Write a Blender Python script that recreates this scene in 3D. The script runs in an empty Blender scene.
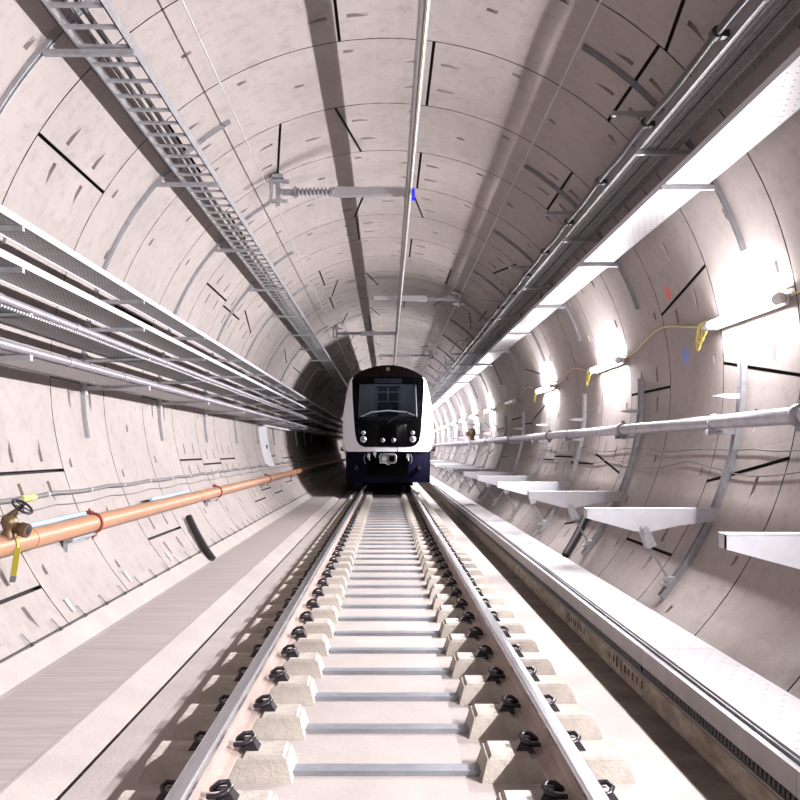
import bpy, math, random
from math import sin, cos, pi, sqrt, atan2, radians as rad
random.seed(7)
C = bpy.context.scene.collection
H = 1.535                      # camera height above the track slab
def Z(z): return z + H         # heights below are given from the camera's eye level
R, ZC = 3.14, 0.69             # tunnel radius and centre height (from eye level)
Y_END = 78.0
def wallx(z): return sqrt(max(0, R*R-(z-ZC)**2))

# ------------------------------------------------------------------ materials
def mat(name, col, rough=.7, metal=0., var=0., scale=3., bump=0., bscale=60., emit=None, trans=0., stretch=None, col2=None, spec=None):
    m = bpy.data.materials.new(name); m.use_nodes = True
    nt = m.node_tree; N = nt.nodes; L = nt.links
    b = N['Principled BSDF']
    b.inputs['Roughness'].default_value = rough; b.inputs['Metallic'].default_value = metal
    b.inputs['Base Color'].default_value = (*col, 1)
    if spec is not None: b.inputs['Specular IOR Level'].default_value = spec
    if trans: b.inputs['Transmission Weight'].default_value = trans
    if emit: 
        b.inputs['Emission Color'].default_value = (*emit[0], 1); b.inputs['Emission Strength'].default_value = emit[1]
    if var or bump:
        tc = N.new('ShaderNodeTexCoord'); mp = N.new('ShaderNodeMapping')
        L.new(tc.outputs['Object'], mp.inputs[0])
        if stretch: mp.inputs['Scale'].default_value = stretch
    if var:
        n = N.new('ShaderNodeTexNoise'); n.inputs['Scale'].default_value = scale; n.inputs['Detail'].default_value = 6; n.inputs['Roughness'].default_value = .62
        L.new(mp.outputs[0], n.inputs[0])
        r = N.new('ShaderNodeValToRGB'); r.color_ramp.elements[0].position = .32; r.color_ramp.elements[1].position = .68
        c2 = col2 or tuple(c*(1-var) for c in col)
        r.color_ramp.elements[0].color = (*c2, 1); r.color_ramp.elements[1].color = (*[min(1, c*(1+var*.35)) for c in col], 1)
        L.new(n.outputs['Fac'], r.inputs[0]); L.new(r.outputs[0], b.inputs['Base Color'])
    if bump:
        n2 = N.new('ShaderNodeTexNoise'); n2.inputs['Scale'].default_value = bscale; n2.inputs['Detail'].default_value = 4
        L.new(mp.outputs[0], n2.inputs[0])
        bp = N.new('ShaderNodeBump'); bp.inputs['Strength'].default_value = bump; bp.inputs['Distance'].default_value = .01
        L.new(n2.outputs['Fac'], bp.inputs['Height']); L.new(bp.outputs[0], b.inputs['Normal'])
    return m
def mathn(nt, op, a, b=None):
    n = nt.nodes.new('ShaderNodeMath'); n.operation = op
    for i, v in enumerate((a, b)):
        if v is None: continue
        if isinstance(v, (int, float)): n.inputs[i].default_value = v
        else: nt.links.new(v, n.inputs[i])
    return n.outputs[0]
def dots(m, ax, ay, rr, dark, axes=(0, 1), stagger=True):
    """multiply small dark punched holes in a regular grid into the base colour"""
    nt = m.node_tree; N = nt.nodes; L = nt.links; b = N['Principled BSDF']
    tc = N.new('ShaderNodeTexCoord'); sp = N.new('ShaderNodeSeparateXYZ'); L.new(tc.outputs['Object'], sp.inputs[0])
    u = mathn(nt, 'DIVIDE', sp.outputs[axes[0]], ax); v = mathn(nt, 'DIVIDE', sp.outputs[axes[1]], ay)
    if stagger:
        fl = mathn(nt, 'FLOOR', v); od = mathn(nt, 'MULTIPLY', mathn(nt, 'MODULO', mathn(nt, 'ABSOLUTE', fl), 2.), .5); u = mathn(nt, 'ADD', u, od)
    du = mathn(nt, 'MULTIPLY', mathn(nt, 'SUBTRACT', mathn(nt, 'FRACT', u), .5), ax)
    dv = mathn(nt, 'MULTIPLY', mathn(nt, 'SUBTRACT', mathn(nt, 'FRACT', v), .5), ay)
    d = mathn(nt, 'SQRT', mathn(nt, 'ADD', mathn(nt, 'MULTIPLY', du, du), mathn(nt, 'MULTIPLY', dv, dv)))
    mask = mathn(nt, 'LESS_THAN', d, rr)
    mx = N.new('ShaderNodeMix'); mx.data_type = 'RGBA'
    L.new(mask, mx.inputs[0])
    src = b.inputs['Base Color'].links
    if src: L.new(src[0].from_socket, mx.inputs[6])
    else: mx.inputs[6].default_value = b.inputs['Base Color'].default_value
    mx.inputs[7].default_value = (*dark, 1)
    L.new(mx.outputs[2], b.inputs['Base Color'])
    return m
M = {}
LC = (.285, .251, .242)
M['lining'] = mat('segment_concrete', LC, .85, var=.13, scale=1.1, bump=.2, bscale=45)
def lining_extra(m):
    nt = m.node_tree; N = nt.nodes; L = nt.links; b = N['Principled BSDF']
    tc = N.new('ShaderNodeTexCoord')
    # fine speckle + pale scuffs
    n = N.new('ShaderNodeTexNoise'); n.inputs['Scale'].default_value = 7; n.inputs['Detail'].default_value = 8; n.inputs['Roughness'].default_value = .75
    L.new(tc.outputs['Object'], n.inputs[0])
    r = N.new('ShaderNodeValToRGB'); e = r.color_ramp.elements
    e[0].position = .36; e[0].color = (.62, .58, .53, 1); e[1].position = .5; e[1].color = (1, 1, 1, 1)
    x = e.new(.68); x.color = (1, 1, 1, 1); x = e.new(.78); x.color = (1.25, 1.25, 1.25, 1)
    L.new(n.outputs['Fac'], r.inputs[0])
    mx = N.new('ShaderNodeMix'); mx.data_type = 'RGBA'; mx.blend_type = 'MULTIPLY'; mx.inputs[0].default_value = .4
    L.new(b.inputs['Base Color'].links[0].from_socket, mx.inputs[6]); L.new(r.outputs[0], mx.inputs[7])
    cur = mx.outputs[2]
    # pinhole marks
    v = N.new('ShaderNodeTexVoronoi'); v.inputs['Scale'].default_value = 3.5
    L.new(tc.outputs['Object'], v.inputs[0])
    mk = mathn(nt, 'MULTIPLY', mathn(nt, 'LESS_THAN', v.outputs['Distance'], .035), .5)
    m2 = N.new('ShaderNodeMix'); m2.data_type = 'RGBA'; L.new(mk, m2.inputs[0]); L.new(cur, m2.inputs[6]); m2.inputs[7].default_value = (.16, .13, .11, 1)
    cur = m2.outputs[2]
    # sprayed survey marks: red, red, blue
    for (p, rr, c) in (((2.98, 9.72, Z(1.66)), .105, (.75, .07, .06)), ((2.86, 6.75, Z(1.82)), .06, (.8, .08, .06)), ((3.08, 9.57, Z(.97)), .125, (.10, .25, .85))):
        vs = N.new('ShaderNodeVectorMath'); vs.operation = 'DISTANCE'; L.new(tc.outputs['Object'], vs.inputs[0]); vs.inputs[1].default_value = p
        nn = N.new('ShaderNodeTexNoise'); nn.inputs['Scale'].default_value = 14; L.new(tc.outputs['Object'], nn.inputs[0])
        d = mathn(nt, 'ADD', vs.outputs['Value'], mathn(nt, 'MULTIPLY', mathn(nt, 'SUBTRACT', nn.outputs['Fac'], .5), .12))
        mr = N.new('ShaderNodeMapRange'); L.new(d, mr.inputs[0]); mr.inputs[1].default_value = rr; mr.inputs[2].default_value = rr*.35; mr.inputs[3].default_value = 0; mr.inputs[4].default_value = .75
        m3 = N.new('ShaderNodeMix'); m3.data_type = 'RGBA'; L.new(mr.outputs[0], m3.inputs[0]); L.new(cur, m3.inputs[6]); m3.inputs[7].default_value = (*c, 1)
        cur = m3.outputs[2]
    L.new(cur, b.inputs['Base Color'])
lining_extra(M['lining'])
M['joint'] = mat('joint_black', (.012, .01, .009), .95)
M['slab'] = mat('track_slab_concrete', (.335, .298, .285), .85, var=.14, scale=2.2, bump=.3, bscale=50)
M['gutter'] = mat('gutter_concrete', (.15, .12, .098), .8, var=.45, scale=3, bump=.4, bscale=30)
M['block'] = mat('sleeper_concrete', (.37, .33, .295), .85, var=.28, scale=9, bump=.5, bscale=70)
M['curb'] = mat('curb_concrete', (.36, .31, .26), .85, var=.6, scale=4, bump=.5, bscale=40, stretch=(1, 1, 2.5), col2=(.2, .15, .1))
# brushed concrete bench: fine grooves running across
M['bench'] = mat('brushed_bench_concrete', (.33, .287, .283), .9, var=.2, scale=2.5, stretch=(.5, 9, 1), bump=.5, bscale=12)
M['steel'] = mat('galvanised_steel', (.38, .385, .41), .42, .55, var=.22, scale=14, bump=.05, bscale=40)
M['tie'] = mat('tie_bar_steel', (.24, .25, .28), .5, .35, var=.25, scale=6)
M['steel_d'] = mat('dull_galvanised_steel', (.26, .26, .28), .5, .4, var=.25, scale=10)
M['tray'] = dots(mat('perforated_tray_steel', (.46, .455, .47), .5, .3, var=.15, scale=8), .03, .05, .008, (.07, .065, .065))
M['tray_up'] = dots(mat('upper_tray_steel', (.20, .195, .205), .5, .35, var=.25, scale=10), .05, .05, .007, (.05, .045, .045))
M['tray_w'] = dots(mat('bright_tray_steel', (.48, .47, .49), .4, .15, var=.08, scale=6), .06, .1, .009, (.12, .11, .11))
M['deck'] = dots(mat('deck_panel_white', (.34, .325, .34), .5, .1, var=.08, scale=5), .115, .115, .012, (.22, .19, .2))
M['fascia'] = mat('fascia_steel', (.32, .30, .31), .45, .3, var=.15, scale=4)
M['white'] = mat('white_coated_steel', (.45, .45, .485), .4, .1, var=.08, scale=8)
M['rail_head'] = mat('polished_rail_steel', (.60, .60, .64), .24, .95)
M['rail_web'] = mat('rail_side_steel', (.34, .265, .24), .6, .15, var=.3, scale=6, stretch=(1, .4, 2))
M['black'] = mat('black_rubber', (.018, .016, .018), .45)
M['clip'] = mat('black_spring_steel', (.028, .024, .03), .28, .5)
M['purple'] = mat('conduit_steel', (.30, .275, .32), .38, .45, var=.15, scale=8)
M['cable_lf'] = mat('feeder_cable_jacket', (.007, .006, .009), .35)
M['alu'] = mat('aluminium', (.50, .50, .53), .34, .75, var=.06, scale=10)
M['porc'] = mat('grey_insulator', (.20, .20, .22), .4)
M['galvpipe'] = mat('galvanised_pipe', (.42, .41, .45), .38, .45, var=.25, scale=7)
M['copper'] = mat('orange_painted_pipe', (.37, .175, .09), .42, .1, var=.35, scale=5, stretch=(1, .35, 1), col2=(.30, .175, .12))
M['rust'] = mat('red_oxide_clamp', (.24, .05, .03), .6, .2, var=.3, scale=20)
M['brass'] = mat('tarnished_brass', (.17, .11, .06), .42, .6, var=.4, scale=25)
M['yellow'] = mat('yellow_webbing', (.36, .31, .03), .7)
M['ycable'] = mat('yellow_flex', (.52, .45, .24), .5)
M['yloop'] = mat('yellow_flex_loop', (.70, .60, .14), .5)
M['greycable'] = mat('grey_hose', (.14, .135, .14), .6, var=.3, scale=20)
M['blue'] = mat('pale_blue_hose', (.30, .42, .60), .4)
M['bluecap'] = mat('blue_tag_plastic', (.02, .03, .75), .4)
M['lamp'] = mat('lamp_diffuser', (1, 1, 1), .4, emit=((1, .955, .965), 340.))
M['lampoff'] = mat('unlit_diffuser', (.75, .75, .73), .3)
M['housing'] = mat('lamp_housing', (.85, .85, .85), .5)
M['clear'] = mat('clear_cap', (.6, .6, .62), .2)
M['t_white'] = mat('train_white_paint', (.80, .80, .86), .22, 0)
M['t_mask'] = mat('train_black_gloss', (.0015, .0015, .002), .08, spec=.07)
M['t_brown'] = mat('train_roof_brow', (.005, .003, .003), .3, spec=.1)
M['t_blue'] = mat('train_navy_skirt', (.002, .002, .010), .5, spec=.06)
M['t_under'] = mat('train_underframe_black', (.002, .002, .002), .9, spec=0.)
M['glass'] = mat('windscreen_glass', (.85, .92, .95), .02, trans=1.)
M['glass'].node_tree.nodes['Principled BSDF'].inputs['IOR'].default_value = 1.12
M['cabin'] = mat('cab_grey_panel', (.09, .10, .125), .6)
M['cabin_d'] = mat('cab_dark_panel', (.01, .012, .02), .5, spec=.2)
M['cabin_l'] = mat('cab_ceiling_lamp', (1, 1, 1), .5, emit=((.8, .9, 1), 2.5))
M['lens'] = mat('clear_lamp_lens', (.62, .62, .64), .12, .6)
M['amber'] = mat('marker_lens', (.12, .08, .06), .2)

# ------------------------------------------------------------------ mesh builder
class MB:
    def __init__(s): s.v = []; s.f = []; s.smooth = set(); s.mi = []
    def add(s, vs, fs, smooth=False, mi=0):
        o = len(s.v); s.v += [tuple(p) for p in vs]
        for f in fs:
            if smooth: s.smooth.add(len(s.f))
            s.f.append([i+o for i in f]); s.mi.append(mi)
        return s
    def box(s, x0, x1, y0, y1, z0, z1, mi=0):
        x0, x1 = sorted((x0, x1)); y0, y1 = sorted((y0, y1)); z0, z1 = sorted((z0, z1))
        vs = [(x, y, z) for x in (x0, x1) for y in (y0, y1) for z in (z0, z1)]
        return s.add(vs, [(0, 1, 3, 2), (4, 6, 7, 5), (0, 4, 5, 1), (2, 3, 7, 6), (0, 2, 6, 4), (1, 5, 7, 3)], mi=mi)
    def prism_y(s, prof, y0, y1, mi=0, smooth=False):
        n = len(prof)
        a = sum(prof[i][0]*prof[(i+1) % n][1]-prof[(i+1) % n][0]*prof[i][1] for i in range(n))
        if a > 0: prof = prof[::-1]
        vs = [(x, y0, z) for x, z in prof]+[(x, y1, z) for x, z in prof]
        s.add(vs, [(i, (i+1) % n, n+(i+1) % n, n+i) for i in range(n)], smooth=smooth, mi=mi)
        return s.add(vs, [tuple(range(n))[::-1], tuple(range(n, 2*n))], mi=mi)
    def hull_box(s, bot, top, z0, z1, mi=0):   # frustum: (x0,x1,y0,y1) rectangles
        vs = [(bot[0], bot[2], z0), (bot[1], bot[2], z0), (bot[1], bot[3], z0), (bot[0], bot[3], z0),
              (top[0], top[2], z1), (top[1], top[2], z1), (top[1], top[3], z1), (top[0], top[3], z1)]
        return s.add(vs, [(3, 2, 1, 0), (4, 5, 6, 7), (0, 1, 5, 4), (1, 2, 6, 5), (2, 3, 7, 6), (3, 0, 4, 7)], mi=mi)
    def tube(s, path, r, n=8, cap=True, mi=0, smooth=True):
        rs = r if isinstance(r, (list, tuple)) else [r]*len(path)
        P = [tuple(p) for p in path]; vs = []; up = None
        for i, p in enumerate(P):
            a = P[max(0, i-1)]; b = P[min(len(P)-1, i+1)]
            t = [b[k]-a[k] for k in range(3)]; l = sqrt(sum(c*c for c in t)) or 1; t = [c/l for c in t]
            if up is None: up = (0, 0, 1) if abs(t[2]) < .9 else (1, 0, 0)
            d = sum(up[k]*t[k] for k in range(3)); u = [up[k]-d*t[k] for k in range(3)]; l = sqrt(sum(c*c for c in u)) or 1; u = [c/l for c in u]; up = u
            w = [t[1]*u[2]-t[2]*u[1], t[2]*u[0]-t[0]*u[2], t[0]*u[1]-t[1]*u[0]]
            for k in range(n):
                a_ = 2*pi*k/n
                vs.append(tuple(p[j]+rs[i]*(cos(a_)*u[j]+sin(a_)*w[j]) for j in range(3)))
        fs = [(i*n+k, i*n+(k+1) % n, (i+1)*n+(k+1) % n, (i+1)*n+k) for i in range(len(P)-1) for k in range(n)]
        s.add(vs, fs, smooth=smooth, mi=mi)
        if cap:
            s.add(vs[:n], [tuple(range(n))[::-1]], mi=mi); s.add(vs[-n:], [tuple(range(n))], mi=mi)
        return s
    def arc_channel(s, y, a0, a1, w, d, t=.007, side=1, n=14, r0=R):
        """U channel bent along the lining: open side faces into the tunnel. angles from the crown, + to the right"""
        prof = [(-w/2, 0), (w/2, 0), (w/2, d), (w/2-t, d), (w/2-t, t), (-w/2+t, t), (-w/2+t, d), (-w/2, d)]
        m = len(prof); vs = []
        for i in range(n+1):
            a = a0+(a1-a0)*i/n
            for (py, pd) in prof:
                rr = r0-pd; vs.append((rr*sin(a), y+py, Z(ZC+rr*cos(a))))
        fs = [(i*m+k, i*m+(k+1) % m, (i+1)*m+(k+1) % m, (i+1)*m+k) for i in range(n) for k in range(m)]
        s.add(vs, fs)
        for q in ((0, 1, 4, 5), (1, 2, 3, 4), (0, 5, 6, 7)):
            s.add([vs[i] for i in q], [(0, 1, 2, 3)]); s.add([vs[n*m+i] for i in q], [(3, 2, 1, 0)])
        return s
    def build(s, name, m, parent=None, loc=None):
        me = bpy.data.meshes.new(name); me.from_pydata(s.v, [], s.f); me.update()
        for mm in (m if isinstance(m, (list, tuple)) else [m]): me.materials.append(mm)
        for i, p in enumerate(me.polygons):
            p.use_smooth = i in s.smooth; p.material_index = s.mi[i]
        o = bpy.data.objects.new(name, me); C.objects.link(o)
        if parent: o.parent = parent
        if loc: o.location = loc
        return o
def tag(o, label=None, cat=None, group=None, kind=None):
    if label: o['label'] = label
    if cat: o['category'] = cat
    if group: o['group'] = group
    if kind: o['kind'] = kind
    return o
def struct(mb, name, m, label=None):
    o = mb.build(name, m); o['kind'] = 'structure'
    if label: o['label'] = label; o['category'] = 'floor' if 'floor' in name else 'wall'
    return o
def empty(name, loc, label, cat, group=None):
    o = bpy.data.objects.new(name, None); C.objects.link(o); o.location = loc; o.empty_display_size = .1
    return tag(o, label, cat, group)
def copy_tree(root, loc, label, group=None):
    r = root.copy(); C.objects.link(r); r.location = loc; r['label'] = label
    if group: r['group'] = group
    for ch in list(root.children):
        c = ch.copy(); C.objects.link(c); c.parent = r
        for g in list(ch.children):
            d = g.copy(); C.objects.link(d); d.parent = c
    return r
ONES = ['', 'first', 'second', 'third', 'fourth', 'fifth', 'sixth', 'seventh', 'eighth', 'ninth', 'tenth', 'eleventh', 'twelfth', 'thirteenth',
        'fourteenth', 'fifteenth', 'sixteenth', 'seventeenth', 'eighteenth', 'nineteenth']
TENS = {20: ('twentieth', 'twenty'), 30: ('thirtieth', 'thirty'), 40: ('fortieth', 'forty'), 50: ('fiftieth', 'fifty')}
def nth(n):
    if n < 20: return ONES[n]
    t = n//10*10
    return TENS[t][0] if n == t else TENS[t][1]+'-'+ONES[n-t]

# ------------------------------------------------------------------ tunnel lining: precast rings
PITCH = 1.6; Y0 = 6.93
def seg_plate(mb, y0, y1, a0f, a0b, a1f, a1b, detail):
    """one precast segment. angles in degrees at its front (y0) and back (y1) edge"""
    arc = (a1f+a1b-a0f-a0b)/2
    Lm = rad(arc)*R
    g = .015/R*180/pi
    a0f += g; a0b += g; a1f -= g; a1b -= g
    y0 += .008; y1 -= .008
    n = max(2, int(arc/(3.2 if detail else 7)))
    us = {0., 1.}|{i/n for i in range(1, n)}
    W = y1-y0; vs_ = {0., 1.}
    pk = []
    if detail:
        pl = .19/Lm; pw = .065/W
        if arc > 30:
            for uc, d in ((.17/Lm, 1), (1-.17/Lm, -1)):
                for vc in (.30, .70): pk.append((uc-pl/2, uc+pl/2, vc-pw/2, vc+pw/2, d, .05))
            for uc in (.30, .5, .70):
                for vc in ((.14,) if uc != .5 else (.5,)):
                    pk.append((uc-.05/Lm, uc+.05/Lm, vc-.03/W, vc+.03/W, 1, .055))
        else:
            pk.append((.5-.1/Lm, .5+.1/Lm, .5-pw/2, .5+pw/2, 1, .05))
    us0 = sorted(us)
    for p in pk:
        us0 = [u for u in us0 if u in (0., 1.) or not (p[0]-.012 < u < p[1]+.012)]
    us = sorted(set(us0)|{q for p in pk for q in p[:2]})
    vv = sorted(vs_|{q for p in pk for q in p[2:4]})
    def pt(u, v, dr=0.):
        a = rad((a0f*(1-v)+a0b*v)*(1-u)+(a1f*(1-v)+a1b*v)*u)
        return ((R+dr)*sin(a), y0+W*v, Z(ZC+(R+dr)*cos(a)))
    verts = [pt(u, v) for u in us for v in vv]; nv = len(vv); faces = []
    holes = {}
    for p in pk: holes[(us.index(p[0]), vv.index(p[2]))] = p
    def covered(i, j):
        um = (us[i]+us[i+1])/2; vm = (vv[j]+vv[j+1])/2
        return any(p[0] < um < p[1] and p[2] < vm < p[3] for p in pk)
    for i in range(len(us)-1):
        for j in range(nv-1):
            if covered(i, j): continue
            faces.append((i*nv+j, (i+1)*nv+j, (i+1)*nv+j+1, i*nv+j+1))
    mb.add(verts, faces)
    for (u0, u1, v0, v1, d, dep) in pk:
        if d > 0: ud, uf = u0, u1
        else: ud, uf = u1, u0
        q = [pt(uf, v0), pt(uf, v1), pt(ud, v1), pt(ud, v0), pt(ud, v1, dep), pt(ud, v0, dep)]
        mb.add(q, [(0, 1, 4, 5), (2, 3, 5, 4), (1, 2, 4), (0, 5, 3)])
    # edges down to the dark backing
    D = .02
    for v, r_ in ((0., 1), (1., -1)):
        e = [pt(u, v) for u in us]+[pt(u, v, D) for u in us]; m = len(us)
        mb.add(e, [(i, i+1, m+i+1, m+i) for i in range(m-1)], mi=1)
    for u in (0., 1.):
        mb.add([pt(u, 0), pt(u, 1), pt(u, 1, D), pt(u, 0, D)], [(0, 1, 2, 3)], mi=1)
lm = {'wall_left': MB(), 'wall_right': MB(), 'ceiling': MB()}
keys = {0: 90.2, 1: 57.2, 2: -24.3, 3: 106.3, 4: -7.5, 5: 40, 6: -57, 7: 73, 8: -22, 9: 24, -1: 24, -2: 73}
SEG = 49.14; KEY = 16.
k = -11
while Y0+PITCH*k < Y_END:
    ya = Y0+PITCH*k
    det = 2.4 < ya < 36
    if k in keys: ks = keys[k]
    else: ks = random.choice([-57, -22, -6, 24, 40, 73, 89, 8])
    tp = 2.2
    js = [(ks+tp, ks-tp), (ks+KEY-tp, ks+KEY+tp)]
    for i in range(1, 7): js.append((ks+KEY+SEG*i,)*2)
    js.append((ks+360+tp, ks+360-tp))
    for i in range(8):
        (af, ab), (bf, bb) = js[i], js[i+1]
        mid = ((af+bb)/2+180) % 360-180
        sh = mid-(af+bb)/2
        if abs(mid) > 158: continue
        nm = 'ceiling' if abs(mid) < 48 else ('wall_right' if mid > 0 else 'wall_left')
        seg_plate(lm[nm], ya, ya+PITCH, af+sh, ab+sh, bf+sh, bb+sh, det)
    k += 1
YS = Y0-11*PITCH
for nm, mb in lm.items(): struct(mb, nm, [M['lining'], M['joint']])
bk = MB(); n = 72; Rb = R+.07
ring = [(Rb*sin(2*pi*i/n), Z(ZC+Rb*cos(2*pi*i/n))) for i in range(n)]
bk.add([(x, YS, z) for x, z in ring]+[(x, Y_END+1.5, z) for x, z in ring], [(i, (i+1) % n, n+(i+1) % n, n+i) for i in range(n)])
bk.add([(x, Y_END+1.5, z) for x, z in ring], [tuple(range(n))])
bk.add([(x, YS, z) for x, z in ring], [tuple(range(n))])
struct(bk, 'wall_backing', M['joint'])

# ------------------------------------------------------------------ floor
YA, YB = YS+.1, Y_END
f = MB(); f.prism_y([(-1.40, Z(-1.50)), (1.36, Z(-1.50)), (1.36, Z(-2.1)), (-1.40, Z(-2.1))], YA, YB); struct(f, 'floor', M['slab'])
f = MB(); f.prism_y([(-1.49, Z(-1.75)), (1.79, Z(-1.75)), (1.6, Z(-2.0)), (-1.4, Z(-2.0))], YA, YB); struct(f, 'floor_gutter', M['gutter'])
# left bench: brushed top with a sloping edge and a fillet up the wall
f = MB(); f.prism_y([(-2.24, Z(-1.45)), (-1.64, Z(-1.45)), (-1.64, Z(-1.9)), (-2.24, Z(-1.9))], YA, YB); struct(f, 'floor_bench_left', M['bench'])
f = MB(); f.prism_y([(-1.64, Z(-1.446)), (-1.62, Z(-1.446)), (-1.445, Z(-1.51)), (-1.445, Z(-1.95)), (-1.64, Z(-1.95))], YA, YB); struct(f, 'trim_left', M['slab'])
fp = []
for i in range(9):
    a = rad(-(133.3-(133.3-130.2)*i/8)); q = .004+.02*(1-i/8)
    fp.append(((R-q)*sin(a), Z(ZC+(R-q)*cos(a))))
fp += [((R+.03)*sin(rad(-130.2)), Z(ZC+(R+.03)*cos(rad(-130.2)))), ((R+.03)*sin(rad(-134)), Z(ZC+(R+.03)*cos(rad(-134))))]
f = MB(); f.prism_y([(-2.15, Z(-1.455))]+fp, YA, YB, smooth=False); struct(f, 'baseboard_left', M['slab'])
# right bench body and its shadowed face
f = MB(); f.prism_y([(1.80, Z(-1.43)), (2.30, Z(-1.43)), (2.30, Z(-2.0)), (1.80, Z(-2.0))], YA, YB); struct(f, 'baseboard_right', M['curb'])
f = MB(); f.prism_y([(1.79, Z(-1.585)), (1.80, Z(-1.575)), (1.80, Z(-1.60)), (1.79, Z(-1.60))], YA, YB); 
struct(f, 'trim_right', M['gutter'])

for (ya, n_, lab) in ((6.45, 9, 'row of faded dark stencil strokes on the right bench face, nearer the camera'), (8.35, 8, 'row of faded dark stencil strokes on the right bench face, further along')):
    f = MB()
    for q in range(n_):
        yy = ya+q*.115+random.uniform(-.02, .02); h = random.uniform(.02, .045)
        f.box(1.797, 1.80, yy, yy+random.uniform(.015, .04), Z(-1.665)-h, Z(-1.665)+h)
    tag(f.build('stencil_marks', M['joint']), lab, 'marking', 'stencil strokes on the bench face')

# deck panels (perforated) with their gap channel, and the fascia strip in front
PL = 2.4; y = 1.55; i = 0; first = None
GD = 'perforated deck panels along the right bench'
while y < 34:
    i += 1
    vis = y+PL > 4.0
    if first is None:
        t = empty('deck_panel', (0, y, 0), '', 'deck panel', GD)
        p = MB(); p.box(1.865, 2.285, .003, PL-.003, Z(-1.410), Z(-1.387)); p.build('perforated_plate', M['deck'], t)
        p = MB(); p.box(1.785, 1.862, .003, PL-.003, Z(-1.43), Z(-1.418)); p.box(1.851, 1.863, .003, PL-.003, Z(-1.417), Z(-1.40)); p.build('gap_channel', M['steel_d'], t)
        p = MB(); p.box(1.768, 1.778, .003, PL-.003, Z(-1.505), Z(-1.392)); p.box(1.768, 1.786, .003, PL-.003, Z(-1.391), Z(-1.386)); q = p.build('fascia_strip', M['fascia'], t)
        p = MB()
        for j in range(int(PL/.05)): p.box(1.764, 1.776, .01+j*.05, .01+j*.05+.032, Z(-1.545), Z(-1.508))
        p.box(1.777, 1.785, .003, PL-.003, Z(-1.56), Z(-1.505)); p.build('serrated_strip', M['black'], t)
        p = MB(); p.box(1.762, 1.786, .003, PL-.003, Z(-1.566), Z(-1.556)); p.build('lower_lip', M['steel_d'], t)
        first = t
    else: t = copy_tree(first, (0, y, 0), '')
    t['label'] = 'white perforated steel deck panel on the right bench, %s from the camera' % nth(i)
    y += PL
# the far stretch hidden behind the train
f = MB(); f.box(1.77, 2.285, y, YB, Z(-1.5), Z(-1.387)); o = f.build('deck_panel', M['deck']); tag(o, 'white perforated deck on the right bench beyond the front of the train', 'deck panel')

# ------------------------------------------------------------------ sleepers
SP = .630; SY0 = 3.617
def rail_clip(mb, x, y, s):
    z0 = Z(-1.385)
    pts = []
    for (dx, dy, dz) in ((-.035, -.045, .03), (.01, -.055, .035), (.05, -.045, .045), (.07, -.01, .06), (.05, .02, .075), (.01, .02, .07), (-.02, .0, .05), (-.03, .03, .035), (0, .055, .03), (.05, .055, .03), (.075, .035, .02)):
        pts.append((x+s*dx*.85, y+dy*.85, z0+dz*.85))
    mb.tube(pts, .0115, 6)
    mb.hull_box((min(x+s*.0, x+s*.085), max(x+s*.0, x+s*.085), y-.05, y+.05), (min(x+s*.015, x+s*.06), max(x+s*.015, x+s*.06), y-.03, y+.03), z0, z0+.035)
G = 'twin-block concrete sleepers under the rails'
sl = None
for i in range(42):
    yy = SY0+SP*i
    lab = 'concrete twin-block sleeper with steel tie bar under the rails, %s from the camera' % nth(i+1)
    if sl is None:
        sl = empty('railway_sleeper', (0, yy, 0), lab, 'sleeper', G)
        for s in (-1, 1):
            b = MB(); x0, x1 = sorted((s*.42, s*1.125)); t0, t1 = sorted((s*.455, s*1.08))
            zt = Z(-1.402)
            # rail seat, higher inner and outer shoulders
            b.hull_box((x0, x1, -.155, .145), (t0, t1, -.115, .115), Z(-1.52), zt)
            ib = sorted((s*.462, s*.655)); it = sorted((s*.475, s*.645)); b.hull_box((ib[0], ib[1], -.113, .113), (it[0], it[1], -.10, .10), zt-.002, zt+.016)
            ob = sorted((s*.85, s*1.075)); ot = sorted((s*.86, s*1.065)); b.hull_box((ob[0], ob[1], -.113, .113), (ot[0], ot[1], -.10, .10), zt-.002, zt+.016)
            bo = b.build('concrete_block', M['block'], sl)
            for e in (-1, 1):
                c = MB(); rail_clip(c, s*.7525+e*.078, 0, e); c.build('rail_clip', M['clip'], sl)
        b = MB(); b.box(-.45, .45, -.05, .065, Z(-1.51), Z(-1.482)); b.box(-.45, .45, -.053, -.045, Z(-1.51), Z(-1.475)); b.build('tie_bar', M['tie'], sl)
        for s in (-1, 1):
            b = MB(); b.hull_box((s*.425-.02, s*.425+.02, -.05, .065), (s*.43-.015, s*.43+.015, -.04, .055), Z(-1.51), Z(-1.485)); b.build('tie_socket', M['black'], sl)
    else: copy_tree(sl, (0, yy, 0), lab)

# ------------------------------------------------------------------ running rails
def rail_prof(cx):
    zt = Z(-1.23)
    half = [(.0, 0), (.026, -.001), (.033, -.006), (.036, -.016), (.035, -.038), (.030, -.043), (.012, -.053), (.0085, -.075), (.0085, -.115), (.014, -.140), (.045, -.155), (.072, -.162), (.074, -.172), (0, -.172)]
    r = [(cx+a, zt+b) for a, b in half]; l = [(cx-a, zt+b) for a, b in half[::-1]]
    return r+l[1:-1]
for s, nm in ((-1, 'left'), (1, 'right')):
    t = empty('running_rail', (0, 0, 0), 'long polished steel running rail on the %s side of the track' % nm, 'rail', 'running rails')
    pr = rail_prof(s*.7525)
    head = [p for p in pr if p[1] > Z(-1.23)-.042]; web = [p for p in pr if p[1] < Z(-1.23)-.035]
    a = MB(); a.prism_y(head, YA, YB); a.build('rail_head', M['rail_head'], t)
    a = MB(); a.prism_y(web, YA, YB); a.build('rail_web', M['rail_web'], t)

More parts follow.
